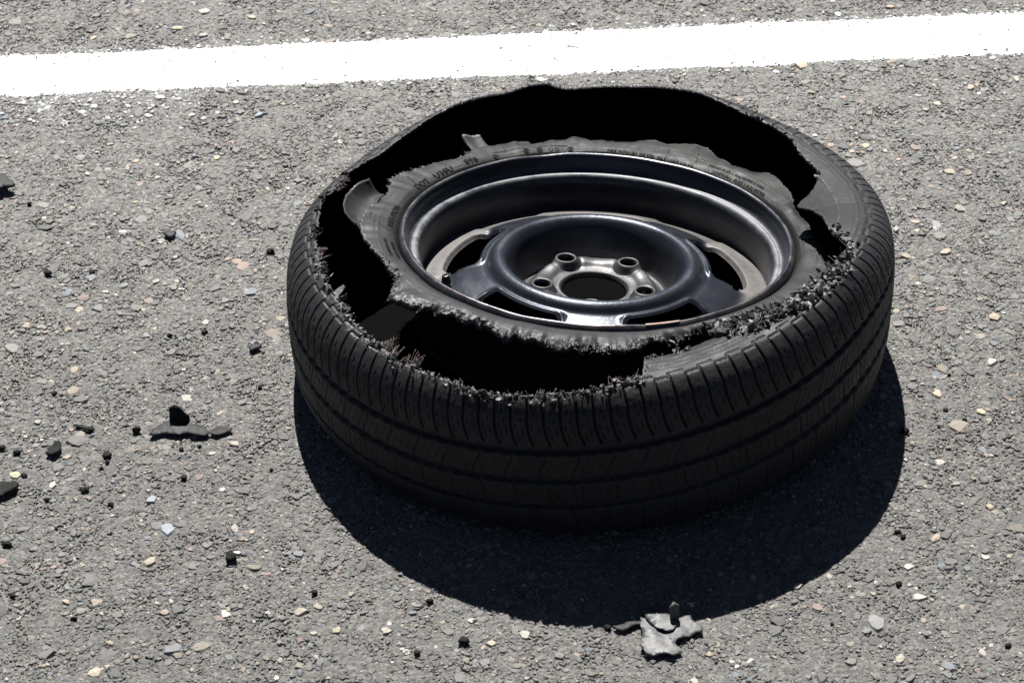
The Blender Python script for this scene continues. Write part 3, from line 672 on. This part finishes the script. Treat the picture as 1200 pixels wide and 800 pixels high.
br['label'] = 'frayed mass of torn sidewall bridging strip and tread'
s1, s2 = Soup(), Soup()
for _ in range(820):
    i = random.randrange(nb2); j = random.randrange(3, nu2); dg = A3[i, 0]
    if dg < 304 and random.random() < .75: continue
    p = P3[i, j]+np.random.normal(0, .001, 3)+np.array([0, 0, .0015])
    q = random.random()
    if q < .55: s1.chunk(p+np.array([0, 0, random.uniform(0, .003)]), random.choice([random.uniform(.0014, .003), random.uniform(.0025, .0058)]))
    elif q < .84: s1.shred(p, np.array([random.uniform(-1, 1), random.uniform(-1, 1), random.uniform(-.1, .5)]), random.uniform(.006, .017), random.uniform(.003, .008), .0014)
    else: s2.shred(p, np.array([random.uniform(-1, 1), random.uniform(-1, 1), random.uniform(.2, 1.)]), random.uniform(.006, .020), .0009, .0006)
s1.obj('rubber_shreds', M_torn, br); s2.obj('cord_tuft', M_cord, br, True)

# ------------------------------------------------------------------ debris
def scrap(name, outline, mat, label, cat, zfun, thick=.002, group=None, seed=1, parts=()):
    """thin torn scrap: outline given by (px, py) on the road, zfun(x, y) metres above it"""
    pts = [ground(a_, b_)[:2] for a_, b_ in outline]
    c = np.mean(pts, 0); root = thing(name, (c[0], c[1], 0), label, cat, group)
    def sheet(pname, pts, mat, zfun, thick, seed):
        bm = bmesh.new(); P = []
        for i in range(len(pts)):
            a_, b_ = np.array(pts[i]), np.array(pts[(i+1) % len(pts)]); L = np.linalg.norm(b_-a_); m_ = max(1, int(L/.0035))
            for k_ in range(m_): P.append(a_+(b_-a_)*k_/m_+np.random.default_rng(seed+i*31+k_).normal(0, .0007, 2))
        vs_ = [bm.verts.new((p[0], p[1], 0)) for p in P]; bm.faces.new(vs_)
        bmesh.ops.triangulate(bm, faces=bm.faces[:])
        for _ in range(3):
            long_ = [e for e in bm.edges if e.calc_length() > .005]
            if long_: bmesh.ops.subdivide_edges(bm, edges=long_, cuts=1); bmesh.ops.triangulate(bm, faces=bm.faces[:])
        V = np.array([v.co for v in bm.verts]); F = [tuple(v.index for v in f.verts) for f in bm.faces]
        z = np.array([zfun(v[0]-c[0], v[1]-c[1]) for v in V])+.0006*noise2(V[:, 0]*300, V[:, 1]*300, seed)+.0008*noise2(V[:, 0]*110, V[:, 1]*110, seed+1)
        bm.free(); V[:, 0] -= c[0]; V[:, 1] -= c[1]; V[:, 2] = z
        o_ = mk(pname, V, F, mat, root, True); s_ = o_.modifiers.new('body', 'SOLIDIFY'); s_.thickness = thick; s_.offset = 0
        return o_
    sheet('rubber_sheet', pts, mat, zfun, thick, seed)
    for k_, (pn, ol, m2, zf) in enumerate(parts):
        sheet(pn, [ground(a_, b_, h_)[:2] for a_, b_, h_ in ol], m2, zf, thick, seed+77+k_)
    return root
# upright little wall of rubber: base polyline + height
def upright(name, root, pts, heights, mat, thick=.0018):
    c = root.location; V, F = [], []
    for (a_, b_), h_ in zip(pts, heights):
        g_ = ground(a_, b_)
        for t_ in np.linspace(0, 1, 5): V.append((g_[0]-c[0]+random.uniform(-.0006, .0006), g_[1]-c[1]+.003*t_+random.uniform(-.0006, .0006), .003+h_*t_))
    for i in range(len(pts)-1):
        for j in range(4): F.append((i*5+j, i*5+5+j, i*5+6+j, i*5+1+j))
    o_ = mk(name, V, F, mat, root, True); s_ = o_.modifiers.new('body', 'SOLIDIFY'); s_.thickness = thick
    return o_
r1 = scrap('rubber_scrap', [(176, 514), (180, 508), (189, 502.5), (197.5, 499), (202.5, 495.6), (207.5, 499), (214, 502.5), (225, 502), (237.5, 505.6), (246, 510), (255, 505), (264, 504), (272.5, 506), (270, 509), (260, 514), (252.5, 514), (246, 512), (240, 516), (230, 515), (220, 513), (206, 515), (195, 512.5), (182.5, 515)], M_flake,
      'flat torn charcoal rubber scrap with an upright black flake, left of the tyre', 'rubber scrap', lambda x_, y_: .0065-.02*abs(x_+.015), .0016, seed=5)
upright('upright_flake', r1, [(200, 500), (206, 499), (213, 500), (219, 502), (223, 500)], [.019, .022, .020, .014, .009], M_crumb, .0022)
r2 = scrap('rubber_scrap', [(754, 720), (752, 727), (751, 734), (752, 746), (751, 761), (756, 772), (765, 774), (777, 772), (788, 773), (799, 768), (792, 761), (787, 756), (780, 752), (788, 748), (798, 750), (807, 750), (815, 745), (823, 745), (820, 737), (814, 734), (809, 727), (804, 719), (797, 717), (785, 718), (768, 717)], M_silver,
      'crumpled silver-grey rubber scrap at the front edge of the shadow', 'rubber scrap', lambda x_, y_: .0060+.04*max(0, -x_-.006)-.05*max(0, x_-.01)+.0007*math.sin(x_*260+y_*90), .0014, seed=9,
      parts=[('folded_flake', [(754, 718, .008), (760, 729, .008), (770, 736, .008), (780, 739, .008), (790, 738, .008), (796, 731, .009), (792, 726, .010), (786, 719, .010), (770, 715, .010), (754, 712, .010)], M_silver, lambda x_, y_: .0085+.09*max(0, y_-.004))])
upright('upright_flake', r2, [(787, 736), (791, 733), (796, 733)], [.020, .024, .020], M_silver, .0025)
scrap('rubber_scrap', [(719, 738), (728, 737), (740, 733), (752, 732), (753, 736), (742, 739), (730, 743), (722, 742)], M_flake, 'small thin grey rubber strip touching the silver scrap on its left', 'rubber scrap', lambda x_, y_: .005, .002, seed=15)
scrap('rubber_scrap', [(-12, 222), (-2, 212), (6, 216), (14, 221), (20, 226), (12, 229), (6, 229), (0, 232), (-10, 233)], M_flake, 'dark grey rubber scrap cut by the left picture edge near the white line', 'rubber scrap', lambda x_, y_: .012-.10*max(0, x_), .003, seed=19)
scrap('rubber_scrap', [(54, 536), (58, 529), (64, 524), (71, 523), (74, 528), (70, 535), (62, 538)], M_crumb, 'black tilted rubber chip with a grey rim above a pale pebble', 'rubber scrap', lambda x_, y_: .006+.15*x_, .0028, seed=23)
scrap('rubber_scrap', [(291, 412), (296, 409), (303, 408), (308, 411), (300, 414), (294, 417)], M_flake, 'flat grey-topped rubber chip just left of the tyre', 'rubber scrap', lambda x_, y_: .005, .003, seed=27)
scrap('rubber_scrap', [(192, 277), (199, 274), (207, 276), (206, 280), (199, 283), (194, 280)], M_flake, 'dark grey rubber chip alone midway between white line and tyre', 'rubber scrap', lambda x_, y_: .0045, .003, seed=29)
scrap('rubber_scrap', [(85, 502), (95, 501), (104, 503), (112, 505), (107, 508), (96, 505)], M_crumb, 'thin black rubber sliver left of the flat charcoal scrap', 'rubber scrap', lambda x_, y_: .0042, .002, seed=30)
scrap('rubber_scrap', [(-6, 574), (4, 570), (12, 572), (23, 573), (20, 578), (10, 582), (3, 587), (-6, 586)], M_crumb, 'jagged black rubber scrap at the left picture edge, level with tyre front', 'rubber scrap', lambda x_, y_: .006+.05*x_, .0045, seed=33)
CR = [(160, 508, 8, 'lumpy black crumb touching the left tip of the flat charcoal scrap'), (126, 536, 6.5, 'two-lobed black rubber crumb below the flat charcoal scrap'), (126, 543, 4, 'small black crumb stuck under the two-lobed crumb'),
 (271, 657, 10, 'largest round black crumb, lower left of the shadow'), (216, 562, 5.5, 'round black crumb straight below the flat charcoal scrap'), (100, 576, 6, 'flat black crumb between tyre and left edge'),
 (9, 641, 6.5, 'square black crumb near the left picture edge'), (87, 727, 5, 'dark brownish black crumb in the lower left corner area'), (15, 701, 4.5, 'small rough crumb hugging the lower left edge'), (66, 621, 3, 'tiny black speck above the square crumb'),
 (29, 559, 5.5, 'black crumb beside a pale yellow pebble at left'), (20, 533, 6, 'brown-black crumb between left edge and tilted chip'), (1, 527, 7, 'black crumb half cut by the left picture edge'),
 (55, 587, 4.5, 'small crumb right of the jagged edge scrap'), (134, 559, 3.5, 'pinhead crumb below the two-lobed crumb'), (119, 551, 4, 'thin crumb left of the pinhead crumb'), (130, 594, 5, 'oblong crumb beside a beige pebble'),
 (213, 528, 4.5, 'shiny crumb right under the flat charcoal scrap'), (234, 525, 3.5, 'tiny crumb beside the beige pebble under the charcoal scrap'), (318, 552, 3, 'tiny crumb near the left edge of the tyre shadow'), (305, 456, 3.5, 'speck of rubber beside the lower left of the tyre'),
 (64, 463, 5, 'dark crumb left of frame, above the tilted chip'), (35, 241, 5, 'broken black crumb below the dark edge scrap'), (317, 297, 6, 'black double crumb left of the upper tyre'), (301, 404, 4, 'black crumb on top of the grey-topped chip'),
 (57, 323, 6, 'rough black crumb in the left field of asphalt'), (108, 321, 5, 'round crumb right of the rough left-field crumb'), (199, 395, 5, 'black crumb midway between left edge and tyre'), (240, 391, 5, 'narrow black crumb below a cream pebble'),
 (1060, 508, 7, 'black crumb on the right edge of the shadow'), (1108, 482, 4, 'small crumb to the right of the tyre base'), (1130, 494, 4, 'crumb beside a pale pebble at right'), (1052, 625, 4, 'upper crumb of a pair right of the shadow'),
 (1058, 631, 5, 'lower crumb of a pair right of the shadow'), (1053, 687, 5, 'grey-black crumb lower right of the shadow'), (1181, 758, 5, 'black crumb in the lower right corner'), (975, 733, 3, 'tiny dark crumb next to an orange pebble'),
 (369, 697, 5, 'black crumb below the left side of the shadow'), (504, 707, 5, 'upright sliver crumb just outside the shadow'), (544, 754, 7, 'broad grey-black crumb near the bottom edge'), (489, 767, 5, 'crumb left of the broad one at the bottom'),
 (712, 738, 5, 'black crumb left of the thin grey strip'), (1112, 441, 3, 'tiny speck right of the tyre, highest of its row')]
for k_, (px, py, rp, lab) in enumerate(CR):
    p = ground(px, py); R_ = rp/1130*.66
    bm = bmesh.new(); bmesh.ops.create_icosphere(bm, subdivisions=3, radius=R_)
    rr = np.random.default_rng(900+k_); sc_ = np.array([rr.uniform(.9, 1.25), rr.uniform(.7, 1.2), rr.uniform(.5, .8)])
    V = np.array([v.co for v in bm.verts]); F = [tuple(v.index for v in f.verts) for f in bm.faces]; bm.free()
    q = V/R_; o1 = rr.uniform(0, 200)
    nz_ = noise2((q[:, 0]+o1)*2.3+q[:, 2], (q[:, 1]+o1)*2.3-q[:, 2], 100+k_)*.34+noise2((q[:, 0]+q[:, 2]*.7+o1)*5.5, (q[:, 1]-q[:, 2]*.7+o1)*5.5, 200+k_)*.22
    V = V*sc_*(1+nz_)[:, None]; V[:, 2] += -V[:, 2].min()+.0008
    o_ = mk('rubber_crumb', V, F, M_crumb, None, True); o_.location = (p[0], p[1], 0); tag(o_, lab, 'rubber crumb', 'rubber crumbs scattered on the asphalt')
